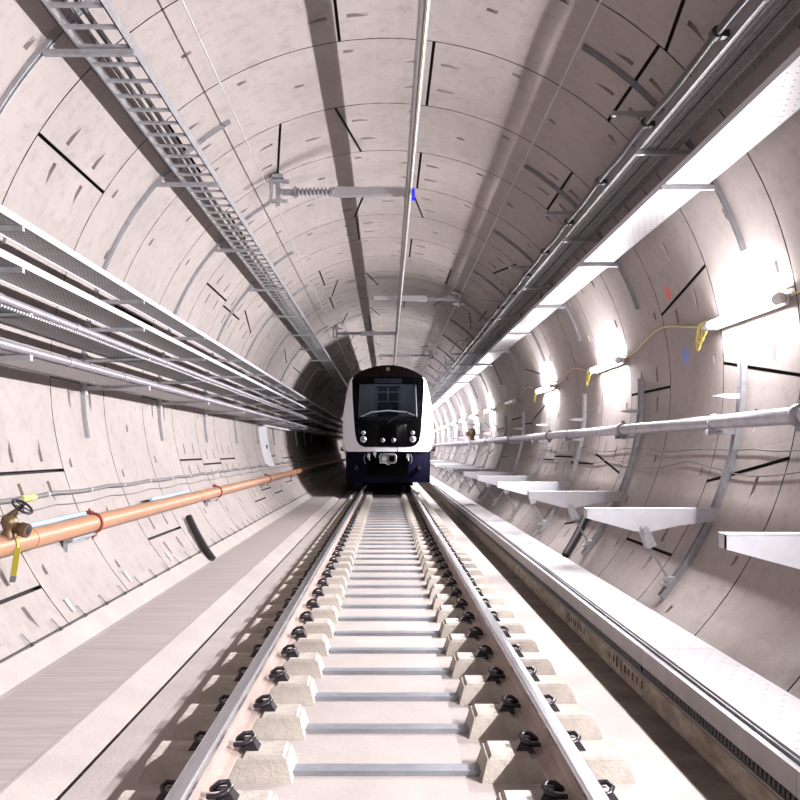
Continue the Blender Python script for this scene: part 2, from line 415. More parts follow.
# ------------------------------------------------------------------ left trays, conduits and supports
def tray(mb, x0, x1, z, y0, y1, fl=.05, th=.004):
    mb.box(x0, x1, y0, y1, z, z+th)
    for x, s in ((min(x0, x1), 1), (max(x0, x1), -1)): mb.box(x, x+s*th, y0, y1, z, z+fl)
    return mb
TY0, TY1 = -3.0, 62.
LT = [(-2.50, -2.74, 1.53, 'topmost of the four'), (-2.50, -2.84, 1.245, 'second of the four from the top'), (-2.525, -2.84, .935, 'third from the top, behind the upper conduit'), (-2.525, -2.92, .648, 'the lowest, behind the lower conduit')]
for (xf, xb, z, w) in LT:
    t = empty('cable_tray', (0, 0, 0), 'perforated grey cable tray on the left wall, '+w, 'cable tray', 'cable trays on the left wall')
    p = MB(); p.box(xb, xf, TY0, TY1, Z(z), Z(z)+.004); p.build('perforated_base', M['tray'], t)
    p = MB(); p.box(xf-.001, xf+.006, TY0, TY1, Z(z)-.002, Z(z)+.05); p.build('side_flange', M['white'], t)
    p = MB(); p.box(xb-.004, xb+.001, TY0, TY1, Z(z)-.012, Z(z)+.05); p.build('side_flange', M['white'], t)
for (z, w) in ((.963, 'upper'), (.676, 'lower')):
    t = empty('conduit_pipe', (0, 0, 0), '%s of two grey-purple conduit pipes running in front of the left trays' % w, 'conduit', 'conduits on the left wall')
    p = MB(); p.tube([(-2.47, TY0, Z(z)), (-2.47, TY1, Z(z))], .03, 14); p.build('pipe', M['purple'], t)
    y = 5.8 if z > .9 else 5.65
    while y < 34:
        c = MB(); c.tube([(-2.47, y-.05, Z(z)), (-2.47, y+.05, Z(z))], .035, 14); c.build('pipe_coupling', M['purple'], t); y += 1.47
cb = MB(); pts = []; y = -2
while y < 60: pts.append((-2.425+.003*sin(y*2.1), y, Z(.905+.003*sin(y*1.93)))); y += .25
cb.tube(pts, .012, 6)
mk = mat('banded_cable', (.02, .02, .02), .5)
nt = mk.node_tree; tc = nt.nodes.new('ShaderNodeTexCoord'); sp = nt.nodes.new('ShaderNodeSeparateXYZ'); nt.links.new(tc.outputs['Object'], sp.inputs[0])
sq = mathn(nt, 'GREATER_THAN', mathn(nt, 'FRACT', mathn(nt, 'DIVIDE', sp.outputs[1], .05)), .6); mx = nt.nodes.new('ShaderNodeMix'); mx.data_type = 'RGBA'
nt.links.new(sq, mx.inputs[0]); mx.inputs[6].default_value = (.02, .018, .02, 1); mx.inputs[7].default_value = (.6, .6, .6, 1); nt.links.new(mx.outputs[2], nt.nodes['Principled BSDF'].inputs['Base Color'])
tag(cb.build('banded_cable', mk), 'thin black and white banded cable slung under the upper conduit on the left', 'cable')

BY0 = 6.27; BP = 3.12; sup = None; i = 0; y = BY0
while y < 45:
    i += 1
    lab = 'curved grey steel channel with shelf arms on the left wall, %s from the camera' % nth(i)
    if sup is None:
        sup = empty('tray_support', (0, y, 0), lab, 'support bracket', 'supports for the left trays')
        c = MB(); c.arc_channel(0, -math.acos((.11-ZC)/R), -math.asin(1.62/R), .05, .035, n=30); c.build('wall_channel', M['steel'], sup)
        for z, xe in ((1.53, 2.49), (1.245, 2.49), (.932, 2.435), (.645, 2.435), (2.735, 1.73)):
            a = MB(); xw = wallx(z)-.03; h = .04
            a.box(-xw, -xe, -.022, .022, Z(z)-h, Z(z)-.002)
            if z < 2: a.hull_box((-xw, -xw+.03, -.035, .035), (-xw, -xw+.02, -.03, .03), Z(z)-.09, Z(z)+.05)
            a.build('shelf_arm' if z < 2 else 'ladder_arm', M['steel'], sup)
    else: copy_tree(sup, (0, y, 0), lab)
    y += BP

# cable ladder near the crown on the left
t = empty('cable_ladder', (0, 0, 0), 'long galvanised cable ladder hung high on the left of the vault', 'cable ladder')
for x in (-2.115, -1.755):
    p = MB(); p.box(x-.004, x+.004, TY0, TY1, Z(2.737), Z(2.832)); p.box(x-.004, x+.022 if x < -2 else x+.004, TY0, TY1, Z(2.737), Z(2.742)); p.box(x-.022 if x > -2 else x, x, TY0, TY1, Z(2.827), Z(2.832)); p.build('side_rail', M['steel'], t)
y = 4.8; cnt = 0
rm = MB(); rm.box(-2.111, -1.759, -.02, .02, Z(2.747), Z(2.765)); r0 = None
while y < 34.9 and cnt < 99:
    if r0 is None: r0 = rm.build('rung', M['steel'], t); r0.location = (0, y, 0)
    else: o = r0.copy(); C.objects.link(o); o.location = (0, y, 0)
    y += .293; cnt += 1
rr = MB()
while y < 60: rr.box(-2.111, -1.759, y-.02, y+.02, Z(2.747), Z(2.765)); y += .293
rr.build('rung', M['steel'], t)['kind'] = 'stuff'
for (x, w, nm) in ((-1.93, .021, 'black cable of the pair lying in the cable ladder, nearer the crown'), (-2.0, .018, 'black cable of the pair lying in the cable ladder, nearer the wall')):
    p = MB(); pts = []; y = -2.5
    while y < 60: pts.append((x+.018*sin(y*.9+x*9), y, Z(2.768)+w)); y += .6
    p.tube(pts, w, 7); tag(p.build('power_cable', M['cable_lf']), nm, 'cable', 'cables in the cable ladder')

# ------------------------------------------------------------------ right trays, feeder cable and supports
def right_tray(x0, x1, z, m, lab, fl=.06, ribs=0, mf=None):
    t = empty('cable_tray', (0, 0, 0), lab, 'cable tray', None)
    p = MB(); p.box(x0, x1, TY0, TY1, Z(z), Z(z)+.004)
    p.build('perforated_base', m, t)
    for x in (x0, x1-.006):
        p = MB(); p.box(x, x+.006, TY0, TY1, Z(z)-.002, Z(z)+fl); p.build('side_flange', mf or M['steel_d'], t)
    for j in range(ribs):
        x = x0+(x1-x0)*(j+1)/(ribs+1); p = MB(); p.box(x-.004, x+.004, TY0, TY1, Z(z)-.014, Z(z)); p.build('stiffening_rib', M['steel'], t)
    return t
right_tray(2.305, 2.665, 2.198, M['tray_w'], 'brightly lit white perforated cable tray high on the right wall', .05, mf=M['white'])
right_tray(2.09, 2.225, 2.49, M['tray_up'], 'ribbed grey cable tray above the white one, nearer the crown', .06, 2)
right_tray(2.245, 2.42, 2.49, M['tray_up'], 'ribbed grey cable tray above the white one, nearer the wall', .06, 1)
BP = 3.21; RY0 = 7.62; sup = None; i = 0; y = RY0
while y < 46:
    i += 1
    lab = 'curved steel channel with three shelf arms high on the right wall, %s from the camera' % nth(i)
    if sup is None:
        sup = empty('tray_support', (0, y, 0), lab, 'support bracket', 'supports for the right trays')
        c = MB(); c.arc_channel(0, math.asin(1.64/R), math.acos((1.66-ZC)/R), .05, .035, n=18); c.build('wall_channel', M['steel_d'], sup)
        for z, xe in ((2.81, 1.87), (2.488, 2.08), (2.196, 2.28)):
            a = MB(); a.box(xe, wallx(z)-.03, -.022, .022, Z(z)-.04, Z(z)-.002); a.build('shelf_arm', M['steel'], sup)
    else: copy_tree(sup, (0, y, 0), lab)
    y += BP
fc = MB(); pts = []; y = -2.4
while y < 60:
    ph = (y-5.6)/1.55*2*pi
    pts.append((2.015+.004*sin(y*1.3), y, Z(2.545-.018*(.5-.5*cos(ph))))); y += .31
fc.tube(pts, .024, 10); tag(fc.build('feeder_cable', M['cable_lf']), 'thick glossy dark feeder cable clipped beside the upper right tray', 'cable')
cl0 = None; y = 5.6; i = 0
while y < 36:
    i += 1; lab = 'black clamp holding the dark feeder cable, %s from the camera' % nth(i)
    if cl0 is None:
        cl0 = empty('cable_clamp', (0, y, 0), lab, 'clamp', 'clamps of the feeder cable')
        a = MB(); a.tube([(2.015, -.028, Z(2.545)), (2.015, .028, Z(2.545))], .037, 12); a.build('clamp_ring', M['black'], cl0)
        a = MB(); a.hull_box((2.045, 2.09, -.028, .028), (2.04, 2.09, -.02, .02), Z(2.515), Z(2.56)); a.build('clamp_arm', M['black'], cl0)
    else: copy_tree(cl0, (0, y, 0), lab)
    y += 1.55

# ------------------------------------------------------------------ right wall: pipe, lower supports with cantilevers
PX, PZ, PR = 2.875, .235, .062
t = empty('water_main', (0, 0, 0), 'thick galvanised water pipe running along the right wall', 'pipe')
p = MB(); p.tube([(PX, TY0, Z(PZ)), (PX, TY1, Z(PZ))], PR, 24); p.build('pipe', M['galvpipe'], t)
for yy in (6.35, 11.15, 16.2, 21.3, 26.3):
    c = MB(); c.tube([(PX, yy-.045, Z(PZ)), (PX, yy-.042, Z(PZ)), (PX, yy+.042, Z(PZ)), (PX, yy+.045, Z(PZ))], [.064, .083, .083, .064], 20)
    c.box(PX-.025, PX+.025, yy-.03, yy+.03, Z(PZ)-.115, Z(PZ)-.075); c.box(PX-.02, PX+.02, yy-.025, yy+.025, Z(PZ)+.075, Z(PZ)+.108)
    c.build('pipe_coupling', M['steel_d'], t)
BP = 3.2; LY0 = 8.02-3.2; sup = None; i = 0; y = LY0
def cant_mesh(tip=1.735, z0=-.525):
    b = MB()
    # tapered hollow-looking arm: flat top, belly below, web face plus top flange
    prof = [(tip, Z(z0)), (2.90, Z(z0)), (2.90, Z(z0-.10)), (2.55+(tip-1.735)*.8, Z(z0-.14)), (2.27+tip-1.735, Z(z0-.20)), (2.15+tip-1.735, Z(z0-.19)), (tip, Z(z0-.078))]
    b.prism_y(prof, -.055, -.045)
    b.box(tip, 2.90, -.055, .055, Z(z0)-.002, Z(z0)+.008)
    b.prism_y(prof, .045, .055)
    b.box(tip, tip+.01, -.055, .055, Z(z0-.078), Z(z0))
    return b
while y < 46:
    i += 1
    lab = 'galvanised wall upright with tapered white cantilever low on the right, %s from the camera' % nth(i)
    if sup is None:
        sup = empty('cantilever_support', (0, y, 0), lab, 'support bracket', 'cantilever supports on the right wall')
        c = MB(); c.arc_channel(0, math.acos((.87-ZC)/R), math.acos((-1.31-ZC)/R), .10, .05, t=.01, n=22); c.build('wall_channel', M['steel'], sup)
        first_arm = cant_mesh().build('cantilever_arm', M['white'], sup)
        a = MB(); a.hull_box((2.20, 2.27, -.03, .05), (2.18, 2.26, -.03, .05), Z(-.70), Z(-.66)); a.prism_y([(2.20, Z(-.67)), (2.27, Z(-.67)), (2.35, Z(-.84)), (2.27, Z(-.87))], -.06, .06)
        a.tube([(2.235, -.075, Z(-.70)), (2.235, .075, Z(-.70))], .022, 8); a.build('strut_clamp', M['steel'], sup)
        a = MB(); a.tube([(2.29, 0, Z(-.84)), (2.46, 0, Z(-1.13))], .012, 8); a.build('strut_rod', M['steel_d'], sup)
        a = MB(); a.box(2.44, 2.53, -.045, .045, Z(-1.18), Z(-1.12)); a.box(2.40, 2.49, -.045, .045, Z(-1.20), Z(-1.17)); a.build('strut_foot', M['steel'], sup)
        a = MB(); a.box(2.80, 3.05, -.03, .03, Z(.13), Z(.165)); a.build('pipe_arm', M['steel'], sup)
        a = MB(); a.box(2.79, 2.87, -.03, .03, Z(.125), Z(.172)); a.build('pipe_shoe', M['white'], sup)
        a = MB(); pts = [(PX+(PR+.006)*cos(q), 0, Z(PZ)+(PR+.006)*sin(q)) for q in [rad(-60+d*30) for d in range(11)]]; a.tube(pts, .006, 6); a.build('pipe_strap', M['steel'], sup)
        a = MB(); a.prism_y([(2.86, Z(.465)), (2.95, Z(.485)), (3.08, Z(.485)), (3.08, Z(.44)), (2.97, Z(.44))], -.04, .04); a.build('upper_arm', M['white'], sup)
    else: copy_tree(sup, (0, y, 0), lab)
    y += BP
for o in bpy.data.objects:
    if o.name == 'cantilever_support':
        o.location.y = 5.2
        for ch in o.children:
            if ch.name.startswith('cantilever_arm'):
                n2 = cant_mesh(1.90, -.485).build('cantilever_arm', M['white']); ch.data = n2.data; bpy.data.objects.remove(n2)
            elif ch.name.startswith('strut_clamp'): ch.location = (.165, 0, .04)
            elif ch.name.startswith('strut_rod'):
                a = MB(); a.tube([(2.455, 0, Z(-.80)), (2.48, 0, Z(-1.13))], .012, 8); n2 = a.build('strut_rod', M['steel_d']); ch.data = n2.data; bpy.data.objects.remove(n2)
        break
# loosely hung wires on the right wall
for (zz, am, ph, lab) in ((-.13, .05, .4, 'thin grey wire looping loosely under the pipe on the right wall'), (.02, .03, 2., 'thin grey wire stretched just below the pipe on the right wall')):
    pts = []; y = 0.
    while y < 40:
        s = ((y+ph) % 3.2)/3.2; z = zz-am*4*s*(1-s)*1.4+.02*sin(y*2.3)
        pts.append((wallx(z)-.02, y, Z(z))); y += .2
    p = MB(); p.tube(pts, .006, 6); tag(p.build('loose_wire', M['greycable']), lab, 'wire')

# brass hydrant valve far down the right pipe
t = empty('hydrant_valve', (2.8, 30.2, Z(.3)), 'brown brass hydrant valve on the right pipe beside the train', 'valve')
a = MB(); a.tube([(0, 0, -.02), (0, 0, .12), (0, 0, .2), (0, 0, .34), (0, 0, .38)], [.07, .09, .13, .12, .04], 12); a.build('valve_body', M['brass'], t)
a = MB(); a.tube([(0, 0, .38), (0, 0, .5)], .02, 8); a.tube([(0.14*cos(q), .14*sin(q), .5) for q in [rad(d*30) for d in range(13)]], .015, 6); a.build('hand_wheel', M['steel_d'], t)
a = MB(); a.tube([(0, 0, .24), (-.2, -.08, .18)], [.09, .07], 10); a.build('outlet', M['brass'], t)
for s in (-.08, .08):
    a = MB(); a.tube([(s, 0, -.32), (s, 0, .02)], .035, 8); a.build('leg', M['steel'], t)

# ------------------------------------------------------------------ luminaires
LAMP_W = 640.
def lum(y, lit, lab):
    t = empty('tunnel_luminaire', (2.99, y, Z(1.145)), lab, 'lamp', 'tube luminaires on the right wall')
    a = MB(); a.tube([(0, -.70, 0), (0, .70, 0)], .034, 12, cap=False); a.build('diffuser_tube', M['lamp'] if lit else M['lampoff'], t)
    a = MB(); a.hull_box((.05, .08, -.76, .76), (.05, .08, -.76, .76), -.04, .04); a.build('housing', M['housing'], t)
    for s in (-1, 1):
        a = MB(); a.tube([(0, s*.70, 0), (0, s*.72, 0), (0, s*.82, 0), (0, s*.84, 0)], [.036, .045, .045, .02], 12); a.build('end_cap', M['clear'], t)
        a = MB(); a.box(.06, .115, s*.5-.02, s*.5+.02, -.02, .02); a.build('mount', M['steel'], t)
    if lit:
        ld = bpy.data.lights.new('lamp_light', 'AREA'); ld.shape = 'RECTANGLE'; ld.size = .05; ld.size_y = 1.38; ld.energy = LAMP_W; ld.spread = rad(158); ld.color = (1, .972, .985)
        lo = bpy.data.objects.new('lamp_light', ld); C.objects.link(lo); lo.parent = t; lo.location = (-.04, 0, 0); lo.rotation_euler = (0, rad(76), 0)
    return t
LP = [7.75+4.85*i for i in range(-3, 12)]
n = 0
for y in LP:
    if y > 0 and y > 5: n += 1
    if y < 5: lab = 'lit tube luminaire on the right wall, just outside the picture' if y > 0 else 'lit tube luminaire on the right wall behind the camera'
    elif n == 4: lab = 'unlit tube luminaire on the right wall, fourth from the camera'
    else: lab = 'glowing white tube luminaire on the right wall, %s from the camera' % nth(n)
    o = lum(y, n != 4, lab)
    if y < 5: o['group'] = 'tube luminaires behind the camera'
# flex between the luminaires with loops
p = MB()
for j in range(len(LP)-1):
    ya, yb = LP[j]+.8, LP[j+1]-.8; pts = []
    for q in range(13):
        u = q/12; yy = ya+(yb-ya)*u; z = 1.17+.14*sin(pi*u)*(1 if j % 2 else .85)-.03*sin(3*pi*u)
        pts.append((wallx(z)-.03, yy, Z(z)))
    p.tube(pts, .009, 6)
    pts = []; z = 1.20
    for q in range(9):
        yy = LP[j]-.85+1.7*q/8; pts.append((wallx(1.23)-.03, yy, Z(1.215)))
    p.tube(pts, .009, 6)
tag(p.build('lighting_flex', M['ycable']), 'pale yellow electric flex strung from lamp to lamp on the right wall', 'cable')
for j, y in enumerate(LP[3:8]):
    p = MB()
    for (w, d, yo) in ((.10, .20, .0), (.07, .26, .06), (.12, .15, -.05)):
        pts = []
        for q in range(17):
            a_ = 2*pi*q/16; pts.append((3.0-.03*sin(a_*.5), y+.92+yo+w*sin(a_), Z(1.20-d*(.5-.5*cos(a_)))))
        p.tube(pts, .009, 6, cap=False)
    tag(p.build('flex_loop', M['yloop']), 'coiled loop of yellow flex at the far end of the %s luminaire from the camera' % nth(j+1), 'cable', 'coiled flex loops')

# ------------------------------------------------------------------ left wall: orange pipe, valve, hoses
OX, OZ, OR_ = -2.685, -.675, .078
t = empty('fire_main', (0, 0, 0), 'thick orange-brown fire pipe running along the left wall', 'pipe')
p = MB(); p.tube([(OX, TY0, Z(OZ)), (OX, TY1, Z(OZ))], OR_, 28); p.build('pipe', M['copper'], t)
for yy in (6.9, 13.0, 19.1, 25.1):
    c = MB(); c.tube([(OX, yy-.04, Z(OZ)), (OX, yy+.04, Z(OZ))], OR_+.004, 24); c.build('pipe_seam', M['copper'], t)
oc = None
for i, yy in enumerate((8.35, 14.4, 20.5, 26.6)):
    lab = 'red-brown clamp on a grey angle holding the orange pipe, %s from the camera' % nth(i+1)
    if oc is None:
        oc = empty('pipe_clamp', (0, yy, 0), lab, 'clamp', 'clamps of the orange pipe')
        a = MB(); pts = [(OX+(OR_+.011)*cos(q), 0, Z(OZ)+(OR_+.011)*sin(q)) for q in [rad(110-d*22) for d in range(11)]]; a.tube(pts, .013, 8)
        a.build('clamp_band', M['rust'], oc)
        a = MB(); a.box(OX-.055, OX-.0, -.03, .03, Z(OZ)+OR_+.0, Z(OZ)+OR_+.035); a.tube([(OX-.03, 0, Z(OZ)+OR_+.0), (OX-.03, 0, Z(OZ)+OR_+.055)], .01, 6); a.build('clamp_lug', M['rust'], oc)
        a = MB(); a.box(OX-.04, OX+.03, -.035, .035, Z(OZ)-OR_-.045, Z(OZ)-OR_-.008); a.tube([(OX, 0, Z(OZ)-OR_-.07), (OX, 0, Z(OZ)-OR_)], .011, 6); a.build('clamp_lug', M['rust'], oc)
        a = MB(); a.box(OX-.05, OX+.03, -.62, .03, Z(OZ)-OR_-.03, Z(OZ)-OR_-.004); a.box(OX-.05, OX-.04, -.62, .03, Z(OZ)-OR_-.075, Z(OZ)-OR_-.004)
        a.box(OX-.06, OX-.02, -.60, -.57, Z(OZ)-OR_-.12, Z(OZ)-OR_-.03)
        a.build('angle_bracket', M['steel'], oc)
    else: copy_tree(oc, (0, yy, 0), lab)
# brass valve
t = empty('angle_valve', (OX+.04, 6.4, Z(OZ)+OR_-.01), 'tarnished brass angle valve on top of the orange pipe, left edge', 'valve')
a = MB(); a.tube([(0, 0, -.02), (0, 0, .02), (0, 0, .04), (.004, 0, .085), (.012, 0, .12), (.02, 0, .14)], [.05, .05, .038, .062, .058, .04], 16)
a.build('valve_body', M['brass'], t)
a = MB(); a.tube([(0, 0, .08), (.05, 0, .06), (.085, -.01, .05), (.088, -.011, .048), (.14, -.02, .035)], [.036, .038, .038, .052, .052], 14); a.build('outlet', M['brass'], t)
a = MB(); a.tube([(.14, -.02, .035), (.146, -.022, .033)], [.036, .01], 14); a.build('outlet_cap', M['black'], t)
a = MB(); a.tube([(.016, 0, .13), (.03, 0, .15), (.075, -.01, .20)], [.04, .03, .010], 10); a.build('bonnet', M['brass'], t)
a = MB(); wc = (.10, -.015, .205); e1 = (.88, 0, -.47); e2 = (-.25, .84, .47*.75)
wp = lambda q, rr: tuple(wc[k]+rr*(cos(q)*e1[k]+sin(q)*e2[k]) for k in range(3))
a.tube([wp(rad(d*15), .078) for d in range(25)], .0085, 8, cap=False)
for q in (0, 72, 144, 216, 288): a.tube([wc, wp(rad(q), .078)], .005, 6)
a.tube([(.078, -.01, .188), (.108, -.016, .222)], .016, 8)
a.build('hand_wheel', M['clip'], t)
t = empty('webbing_strap', (OX, 6.45, Z(OZ)), 'yellow webbing strap hanging below the orange pipe near the valve', 'strap')
a = MB(); st = [((OR_+.004)*cos(rad(an)), (OR_+.004)*sin(rad(an))) for an in range(120, -31, -15)]
m_ = len(st); V = [(x, yy, z) for yy in (-.018, .018) for x, z in st]+[(x*1.04, yy, z*1.04) for yy in (-.018, .018) for x, z in st]
a.add(V, [f for q in range(m_-1) for f in ((q, q+1, m_+q+1, m_+q), (2*m_+q, 3*m_+q, 3*m_+q+1, 2*m_+q+1), (q, 2*m_+q, 2*m_+q+1, q+1), (m_+q, m_+q+1, 3*m_+q+1, 3*m_+q))])
a.hull_box((.04, .085, -.03, -.024), (.065, .11, -.018, -.010), -.215, -.02); a.build('strap', M['yellow'], t)
a = MB(); a.hull_box((.034, .076, -.032, -.025), (.04, .085, -.030, -.024), -.26, -.217); a.build('strap_end', M['greycable'], t)
for (ya, yb, lab) in ((6.75, 8.30, 'pale blue hose lying on the orange pipe beside the valve'), (10.6, 12.6, 'pale blue hose lying on the orange pipe further along')):
    p = MB(); pts = []
    for q in range(15):
        u = q/14; pts.append((OX-.05+.01*sin(u*5), ya+(yb-ya)*u, Z(OZ)+OR_+.012))
    p.tube(pts, .021, 8); tag(p.build('blue_hose', M['blue']), lab, 'hose', 'pale blue hoses')
# grey hose with ties, thin wire, clipped wire low on the wall
def run(z, r, m, name, lab, cat, sag=.0, off=.03, per=1.2, seg=6):
    pts = []; y = -2.
    while y < 60:
        zz = z-sag*abs(sin(pi*y/per)); pts.append((-(wallx(zz)-off), y, Z(zz))); y += .2
    p = MB(); p.tube(pts, r, seg); return tag(p.build(name, m), lab, cat)
run(-.385, .02, M['greycable'], 'grey_hose', 'grey hose tied along the left wall above the orange pipe', 'hose', .015, .035, 1.6, 8)
run(-.485, .005, M['greycable'], 'thin_wire', 'thin grey wire just under the grey hose on the left wall', 'wire', .02, .02, 1.6)
h0 = None; y = 6.72; i = 0
while y < 26:
    i += 1; lab = 'white tie holding the grey hose to the left wall, %s from the camera' % nth(i)
    zz = -.385-.015*abs(sin(pi*y/1.6))
    if h0 is None:
        a = MB(); a.tube([(0, -.012, 0), (0, .012, 0)], .025, 10); h0 = a.build('hose_tie', M['white']); tag(h0, lab, 'tie', 'ties of the grey hose')
    else: h0 = h0.copy(); C.objects.link(h0); h0['label'] = lab
    h0.location = (-(wallx(zz)-.035), y, Z(zz)); y += 1.13
o = MB(); o.tube([(-(wallx(-.40)-.035), 7.28, Z(-.398)), (-(wallx(-.40)-.035), 7.55, Z(-.397))], .028, 10)
tag(o.build('cable_label', mat('yellow_green_label', (.45, .48, .14), .5)), 'yellow-green label wrapped round the grey hose near the left edge', 'label')
run(-1.315, .009, M['black'], 'clipped_wire', 'dark wire clipped low along the left wall above the bench', 'wire', .0, .03)
w0 = None; y = 6.15; i = 0
while y < 24:
    i += 1; lab = 'small black clip on the low wire along the left wall, %s from the camera' % nth(i)
    if w0 is None:
        w0 = empty('wire_clip', (0, y, 0), lab, 'clip', 'clips of the low wire')
        x = -(wallx(-1.315)-.03)
        a = MB(); a.tube([(x, -.02, Z(-1.315)), (x, .02, Z(-1.315))], .014, 8); a.build('clip_body', M['black'], w0)
        a = MB(); x2 = -(wallx(-1.24)-.02); a.tube([(x, 0, Z(-1.315)), (x2, 0, Z(-1.24))], .006, 6); a.build('clip_pin', M['steel_d'], w0)
    else: copy_tree(w0, (0, y, 0), lab)
    y += .55
for i, yy in enumerate((7.15, 8.75, 10.4)):
    z = -1.22; x = -(wallx(z)-.012); p = MB(); p.box(-.004, .006, -.025, .025, -.06, .06)
    o = p.build('wall_tag', M['white']); o.location = (x, yy, Z(z)); o.rotation_euler = (0, rad(-37), 0)
    tag(o, 'small white tag above the low clipped wire, %s from the camera' % nth(i+1), 'tag', 'white tags above the low wire')

# black drain ducts bent over the wall on both sides
for s, nm in ((-1, 'left'), (1, 'right')):
    pts = []
    z_lo = -1.42 if s < 0 else -1.37
    for q in range(9):
        z = -.90+(z_lo+.90)*q/8; pts.append((s*(wallx(z)-.075), 12.15-.35*q/8, Z(z)))
    p = MB(); p.tube(pts, .048, 14); t = p.build('drain_duct', M['black']); tag(t, 'short thick black duct resting against the %s wall above the bench' % nm, 'duct', 'black ducts')

# ------------------------------------------------------------------ overhead conductor rail
CX, CZ = .268, 3.08
t = empty('overhead_conductor_rail', (0, 0, 0), 'long aluminium overhead conductor rail under the crown of the vault', 'conductor rail')
pr = [(-.045, .11), (-.045, .10), (-.012, .094), (-.030, .05), (-.022, .0), (-.014, -.004), (-.010, .006), (-.016, .05), (0, .088), (.016, .05), (.010, .006), (.014, -.004), (.022, .0), (.030, .05), (.012, .094), (.045, .10), (.045, .11)]
p = MB(); n = len(pr); prr = [(CX+a, Z(CZ)+b) for a, b in pr]
half = [prr[0], prr[1], prr[2], prr[3], prr[4], prr[5], prr[6], prr[7], prr[8], (CX, Z(CZ)+.11)]
p.prism_y(half, TY0, Y_END); p.prism_y([(2*CX-x, z) for x, z in half], TY0, Y_END); p.build('profile', M['alu'], t)
p = MB(); p.tube([(CX, TY0, Z(CZ)), (CX, Y_END, Z(CZ))], .009, 8); p.build('contact_wire', M['brass'], t)
p = MB(); p.box(CX+.03, CX+.065, 10.95, 11.05, Z(CZ)-.06, Z(CZ)+.04); p.hull_box((CX+.02, CX+.07, 10.97, 11.03), (CX+.03, CX+.06, 10.98, 11.02), Z(CZ)-.09, Z(CZ)-.06); p.build('blue_tag', M['bluecap'], t)
def cond_support(y, s, px, lab):
    """s = -1: pivot on the left. px = |x| of the pivot"""
    zc_ = Z(CZ)+.175
    t = empty('conductor_support', (0, y, 0), lab, 'conductor rail support', 'cantilever supports of the conductor rail')
    zs = Z(ZC+sqrt(R*R-px*px))
    X = lambda x: s*x
    a = MB(); a.box(X(px-.03), X(px+.03), -.03, .03, zc_-.17, zs-.02); a.box(X(px-.14), X(px+.12), -.05, .05, zc_+.12, zc_+.15); a.box(X(px-.07), X(px+.07), -.09, .09, zs-.09, zs-.05)
    a.tube([(X(px+.09), 0, zc_-.12), (X(px+.09), 0, zc_+.12)], .02, 8); a.box(X(px-.12), X(px+.12), -.04, .04, zc_-.13, zc_-.10); a.build('pivot_bracket', M['steel'], t)
    a = MB(); a.box(X(px-.03), X(px-.24), -.03, .03, zc_-.035, zc_+.035); a.tube([(X(px-.02), -.06, zc_), (X(px-.02), .06, zc_)], .045, 10); a.box(X(px-.2), X(px-.24), -.05, .05, zc_-.06, zc_+.06); a.build('pivot_clamp', M['steel_d'], t)
    a = MB(); pts = []; rs = []
    x = px-.24
    for q in range(9):
        for (dx, r_) in ((0, .03), (.012, .06), (.026, .06), (.036, .03)): pts.append((X(x-dx), 0, zc_)); rs.append(r_)
        x -= .05
    a.tube(pts, rs, 14); a.build('insulator', M['porc'], t)
    xe = -s*CX if s < 0 else CX
    xe = -(CX+.05) if s < 0 else (CX-.55)
    a = MB(); a.tube([(X(x+.01), 0, zc_), (X(x-.03), 0, zc_)], .065, 12)
    xw = x-.03
    V = [(X(xw), -.05, zc_+.06), (X(xw), -.05, zc_-.06), (X(xe), -.05, zc_-.035), (X(xe), -.05, zc_+.045), (X(xw), .05, zc_+.06), (X(xw), .05, zc_-.06), (X(xe), .05, zc_-.035), (X(xe), .05, zc_+.045)]
    a.add(V, [(0, 1, 2, 3), (7, 6, 5, 4), (0, 3, 7, 4), (1, 5, 6, 2), (0, 4, 5, 1), (3, 2, 6, 7)]); a.build('arm', M['alu'], t)
    a = MB(); a.box(CX-.055, CX+.055, -.04, .04, Z(CZ)+.112, zc_-.03); a.build('rail_hanger', M['steel'], t)
    return t
for j, (y, s, px) in enumerate(((11.6, -1, 1.38), (19.8, 1, 1.55), (25.8, -1, 1.42), (32., 1, 1.5), (38.3, -1, 1.46))):
    cond_support(y, s, px, 'insulated arm holding the conductor rail from the %s, %s from the camera' % ('left' if s < 0 else 'right', nth(j+1)))
for (x, z, lab) in ((-1.47, 3.22, 'thin pale earth wire under the vault on the left'), (1.535, 3.22, 'thin pale earth wire under the vault on the right')):
    p = MB(); p.tube([(x, yy, Z(z)) for yy in (TY0, 10, 30, 60)], .0065, 6); tag(p.build('earth_wire', M['alu']), lab, 'wire', 'earth wires')
# ------------------------------------------------------------------ cross-passage surround on the left wall
t = empty('passage_surround', (0, 23, 0), 'pale blue-white steel surround of an opening on the left wall near the train', 'door surround')
a = MB(); pts = []
for q in range(9):
    z = -.42+1.02*q/8; w = wallx(z)
    pts.append((w, z))
for q in range(8):
    (w0_, z0_), (w1_, z1_) = pts[q], pts[q+1]
    a.add([(-w0_+d, yy, Z(z0_)) for d in (.0, .10) for yy in (-.7, .1)]+[(-w1_+d, yy, Z(z1_)) for d in (.0, .10) for yy in (-.7, .1)],
          [(2, 3, 7, 6), (0, 2, 6, 4), (1, 5, 7, 3), (0, 1, 3, 2), (4, 6, 7, 5)])
a.build('upright', M['t_white'], t)
a = MB(); a.box(-wallx(.6), -wallx(.6)+.16, -.7, 6, Z(.56), Z(.63)); a.build('head_beam', M['t_white'], t)
a = MB(); a.box(-wallx(.1)+.10, -wallx(.1)+.13, -.45, -.3, Z(.0), Z(.1)); a.build('lock', M['black'], t)

